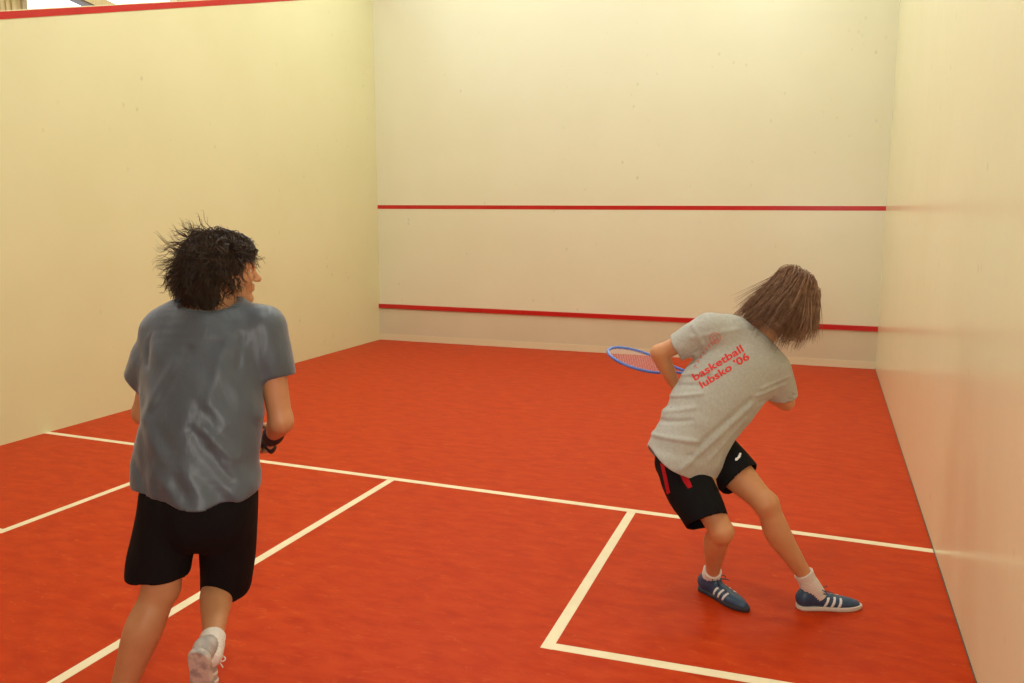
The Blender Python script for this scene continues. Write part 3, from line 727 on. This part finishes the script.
    def dsp(p):
        q = p-cx; x, y, z = q@RT, q@FW, q@UP
        lf = np.clip(.3-x*5, 0, 1)
        a = value_noise(np.stack([x*4.5, y*5, z*26+x*5], 1)+11, 1)
        b_ = value_noise(np.stack([(x*.8-z*.6)*5, y*7, (z*.8+x*.6)*20], 1)+43, 2)
        c = value_noise(np.stack([x*8, y*8, z*8], 1)+77, 3)
        r_ = .0055*a*lf + .003*b_ + .003*c*.8
        def f(a0,a1,b0,b1,w,amp):
            x0, z0, x1, z1 = (a0-710)*.0046, (405-a1)*.0046, (b0-710)*.0046, (405-b1)*.0046
            t = np.clip(((x-x0)*(x1-x0)+(z-z0)*(z1-z0))/((x1-x0)**2+(z1-z0)**2),0,1)
            return amp*np.exp(-((np.hypot(x-(x0+(x1-x0)*t), z-(z0+(z1-z0)*t))/w)**2))*(y < .0)
        r_ += f(745,405,672,462,  .012,-.007)+f(745,398,690,440,.013,.008)+f(648,432,690,437,.011,-.008)+f(752,395,785,385,.008,-.008)+f(755,402,788,395,.008,.006)+f(757,388,790,376,.007,-.006)
        r_ += f(672,375,705,372,.008,-.008)+f(668,385,700,384,.008,.006)+f(664,396,695,392,.008,-.007)+f(690,322,700,345,.008,-.009)+f(662,410,688,405,.009,-.006)+f(656,420,684,417,.009,.006)+f(735,330,690,338,.010,-.005)+f(700,350,676,366,.010,.006)+f(770,398,790,390,.006,-.006)+f(740,418,700,455,.010,-.005)
        return r_
    shirt = garment('shirt', outer, openers, .0048, .0105, M['shirt2'], root, dsp)
    # print on the back: each outline laid onto the cloth
    bvh = BVHTree.FromPolygons([v.co for v in shirt.data.vertices], [p.vertices for p in shirt.data.polygons])
    import bmesh
    def lay(name, me, ux, uy, org, m):
        bm = bmesh.new(); bm.from_mesh(me)
        bmesh.ops.triangulate(bm, faces=bm.faces); bmesh.ops.subdivide_edges(bm, edges=bm.edges, cuts=2, use_grid_fill=True)
        bad = []
        for v in bm.verts:
            px, py = org[0]+v.co.x*ux[0]+v.co.y*uy[0], org[1]+v.co.x*ux[1]+v.co.y*uy[1]
            d_ = nrm(at(px,py,1)-CAM); h = bvh.ray_cast(Vector(CAM), Vector(d_))
            if h[0] is None: bad.append(v); continue
            n_ = h[1] if h[1].dot(Vector(d_)) < 0 else -h[1]
            v.co = h[0]+n_*.0016
        bmesh.ops.delete(bm, geom=bad, context='VERTS')
        out = bpy.data.meshes.new(name); bm.to_mesh(out); bm.free(); return link(name, out, m, shirt)
    def text(body, p0, p1, upv, size, m):
        cu = bpy.data.curves.new('t', 'FONT'); cu.body = body; cu.size = 1; cu.offset = .022; cu.resolution_u = 4
        o = bpy.data.objects.new('t', cu); COL.objects.link(o); dg = bpy.context.evaluated_depsgraph_get(); dg.update()
        me = bpy.data.meshes.new_from_object(o.evaluated_get(dg)); bpy.data.objects.remove(o)
        xs = [v.co.x for v in me.vertices]; w = max(xs)-min(xs); ux = ((p1[0]-p0[0])/w, (p1[1]-p0[1])/w)
        lay('print', me, ux, (upv[0]*size, upv[1]*size), (p0[0]-min(xs)*ux[0], p0[1]-min(xs)*ux[1]), m)
    text('basketball', (695,381), (744,351), (-.50,-.86), 10.5, M['print'])
    text("lubsko '06", (702,388.5), (750,358.5), (-.50,-.86), 10.5, M['print'])
    # worn, faded upper row of the print: broken marks rising along an arc to a small ring
    bm = bmesh.new()
    def quad(cx_, cy_, w, h, a):
        c, s_ = math.cos(a), math.sin(a)
        bm.faces.new([bm.verts.new((cx_+x*c-y*s_, cy_+x*s_+y*c, 0)) for x, y in ((-w,-h),(w,-h),(w,h),(-w,h))])
    for i in range(9):
        t = i/8; x, y = 695+22*t, 366-27*t-4*math.sin(t*3.1)
        quad(x, y, 1.5, .55, -1.0+.5*math.sin(i*2.3)); quad(x+1.0, y+1.2, .5, 1.3, -.7+.3*math.sin(i*1.7))
    for k in range(16):
        a = k*math.pi/8; quad(715+5.2*math.cos(a), 338+5.2*math.sin(a), 1.05, .42, a+math.pi/2)
    for k in range(10):
        a = k*math.pi/5; quad(715+2.4*math.cos(a), 338+2.4*math.sin(a), .7, .4, a+math.pi/2)
    me = bpy.data.meshes.new('marks'); bm.to_mesh(me); bm.free()
    lay('print', me, (1,0), (0,1), (0,0), M['print_faded'])
    # shorts
    h1, h2 = at(708,522,3.63), hip2+(knee2-hip2)*.52-UP*.008
    s1, s2 = nrm(h1-hip1), nrm(h2-hip2)
    psd = nrm(sd*.5+RH*.5)
    so = [Loft([at(697,436,3.79), at(694,452,3.79), at(693,468,3.77)], [.112,.120,.125], [.100,.108,.120], side=psd, k=.02),
          Loft([at(679,462,3.78), at(692,492,3.69), h1, h1+s1*.07], [.110,.110,.096,.096], [.104,.106,.100,.100], side=nrm(np.cross(s1,FH)), k=.02, cut=plane(h1, s1)),
          Loft([hip2, (hip2+h2)/2, h2, h2+s2*.07], [.106,.108,.102,.102], [.108,.108,.102,.102], side=nrm(np.cross(s2,FH)), k=.02, cut=plane(h2, nrm(s2-RT*.0)))]
    op = [Loft([h1-s1*.04, h1+s1*.1], [.089,.089], [.093,.093], side=nrm(np.cross(s1,FH)), k=.002), Loft([h2-s2*.04, h2+s2*.1], [.093,.093], [.093,.093], side=nrm(np.cross(s2,FH)), k=.002),
          Loft([at(695,446,3.76), at(703,415,3.77)], [.110,.110], [.105,.105], side=psd, k=.002)]
    sdisp = lambda p: .004*value_noise(np.stack([p@RH*20, p@FH*16, p@Z*9], 1)+5, 9)
    shorts = garment('shorts', so, op, .0055, .011, M['shorts'], root, sdisp)
    sb = BVHTree.FromPolygons([v.co for v in shorts.data.vertices], [p.vertices for p in shorts.data.polygons])
    def patch(name, poly, m, off=.0025):
        # a panel sewn on the shorts: fine grid clipped by the outline, laid on the cloth
        xs = [q[0] for q in poly]; ys = [q[1] for q in poly]; stp = .55; V, F = [], []; ids = {}
        def ins(x, y):
            c = False; j = len(poly)-1
            for i in range(len(poly)):
                if (poly[i][1] > y) != (poly[j][1] > y) and x < (poly[j][0]-poly[i][0])*(y-poly[i][1])/(poly[j][1]-poly[i][1])+poly[i][0]: c = not c
                j = i
            return c
        for iy in range(int((max(ys)-min(ys))/stp)+2):
            for ix in range(int((max(xs)-min(xs))/stp)+2):
                x, y = min(xs)+ix*stp, min(ys)+iy*stp
                if not ins(x, y): continue
                d_ = nrm(at(x,y,1)-CAM); h = sb.ray_cast(Vector(CAM), Vector(d_))
                if h[0] is None: continue
                n_ = h[1] if h[1].dot(Vector(d_)) < 0 else -h[1]
                ids[ix,iy] = len(V); V.append(tuple(h[0]+n_*off))
        for (ix,iy) in ids:
            q = [(ix,iy),(ix+1,iy),(ix+1,iy+1),(ix,iy+1)]
            if all(k in ids for k in q): F.append([ids[k] for k in q])
        me = bpy.data.meshes.new(name); me.from_pydata(V, [], F); return link(name, me, m, shorts)
    patch('stripe', [(660,462),(665,465),(671,493),(667,495)], M['red_cloth'])
    patch('stripe', [(678,470),(686,472),(693,487),(688,489),(683,482)], M['red_cloth'])
    patch('logo', [(734.5,458.5),(737,457),(739.5,452.5),(741.5,453.5),(740.5,457.5),(737,461.5),(735,461)], M['white'])
    sock(root, ank1, knee1, heel1, toe1, .037, .045); sock(root, ank2, knee2, heel2, toe2, .037, .075)
    shoe(root, 'shoe', ank1, heel1, toe1, Z, M['shoe_blue'], M['sole_dark'], M['lace_b'], M['white'])
    shoe(root, 'shoe', ank2, heel2, toe2, Z, M['shoe_blue'], M['sole_pale'], M['lace_b'], M['white'])
    # hair falling from the crown, swung out to the left
    l, f, u = ax
    left = -RT; down = -UP
    cap = [Ell(hc-f*.010+u*.040, ax, A(.086,.104,.092), k=.03),
           Loft([hc+u*.02-f*.01, hc+down*.05+left*.05-FH*.03, hc+down*.095+left*.085-FH*.060], [.096,.096,.072], [.090,.086,.055], side=RT, k=.04),
           Loft([hc+u*.03+f*.02, hc+down*.07+RT*.030-FW*.01, hc+down*.095+RT*.015-FW*.03], [.080,.076,.052], [.070,.066,.045], side=RT, k=.03)]
    ho = shape('hair', cap, .0050, M['hair2'], root, disp=lambda p: .007*value_noise(np.stack([p@RT*42+p@UP*14, p@FW*42, p@UP*9], 1), 5))
    toL = lambda w: A(w@l, w@f, w@u)
    def flow(v):
        w = (l*v[0]+f*v[1]+u*v[2]); s_ = w@RT
        return toL(nrm(down*.95+left*(.60-.30*s_)-FH*.22+w*.06))
    T = locks('hair', hc-f*.008+u*.034, ax, A(.088,.106,.094), lambda v: v[2] > -.25 or (v[1] < .1 and v[2] > -.6), flow, 300, 9, lambda v: .205+.07*max(0,v[2])+(.035 if v[1] < 0 else 0), M['hair2'], root, curl=.002, cf=.6, lift=.18, stiff=.55, rr=.0016, seg=12, extra=.014, spread=.008, mess=.13)
    V, Q, o_ = [], [], 0
    for v, q in T: V.append(v); Q.append(q+o_); o_ += len(v)
    link('strands', arrays_mesh('strands', np.vstack(V), np.vstack(Q)), M['hair2'], ho, True)
    settle(root)
    racket('squash_racket', tip, ge, nv, M['frame_blue'], "blue framed squash racket held low in front of the grey t-shirt player", 'racket')
player_two()

# ------------------------------------------------------------------ light
def area(name, loc, rot, sx, sy_, e_, col):
    ld = bpy.data.lights.new(name, 'AREA'); ld.shape = 'RECTANGLE'; ld.size = sx; ld.size_y = sy_; ld.energy = e_; ld.color = col
    o = bpy.data.objects.new(name, ld); COL.objects.link(o); o.location = loc; o.rotation_euler = rot; return o
for x in (1.6, 4.8):
    for y in (-1.6, -4.4, -7.4):
        area('ceiling_lamp', (x,y,5.8), (0,0,0), 1.3, .5, 55, (.93,1,.97))
fl = area('camera_flash', tuple(CAM - RH*.10 + Z*.12), (ROT[0], 0, ROT[2]), .12, .08, 30, (1,.97,.9))
w = bpy.data.worlds.new('daylight'); scene.world = w; w.use_nodes = True
w.node_tree.nodes['Background'].inputs[0].default_value = (.93,.97,1,1); w.node_tree.nodes['Background'].inputs[1].default_value = 2.2
vs = scene.view_settings; vs.view_transform = 'Standard'; vs.look = 'None'; vs.gamma = 1; vs.use_curve_mapping = False; vs.exposure = 0.
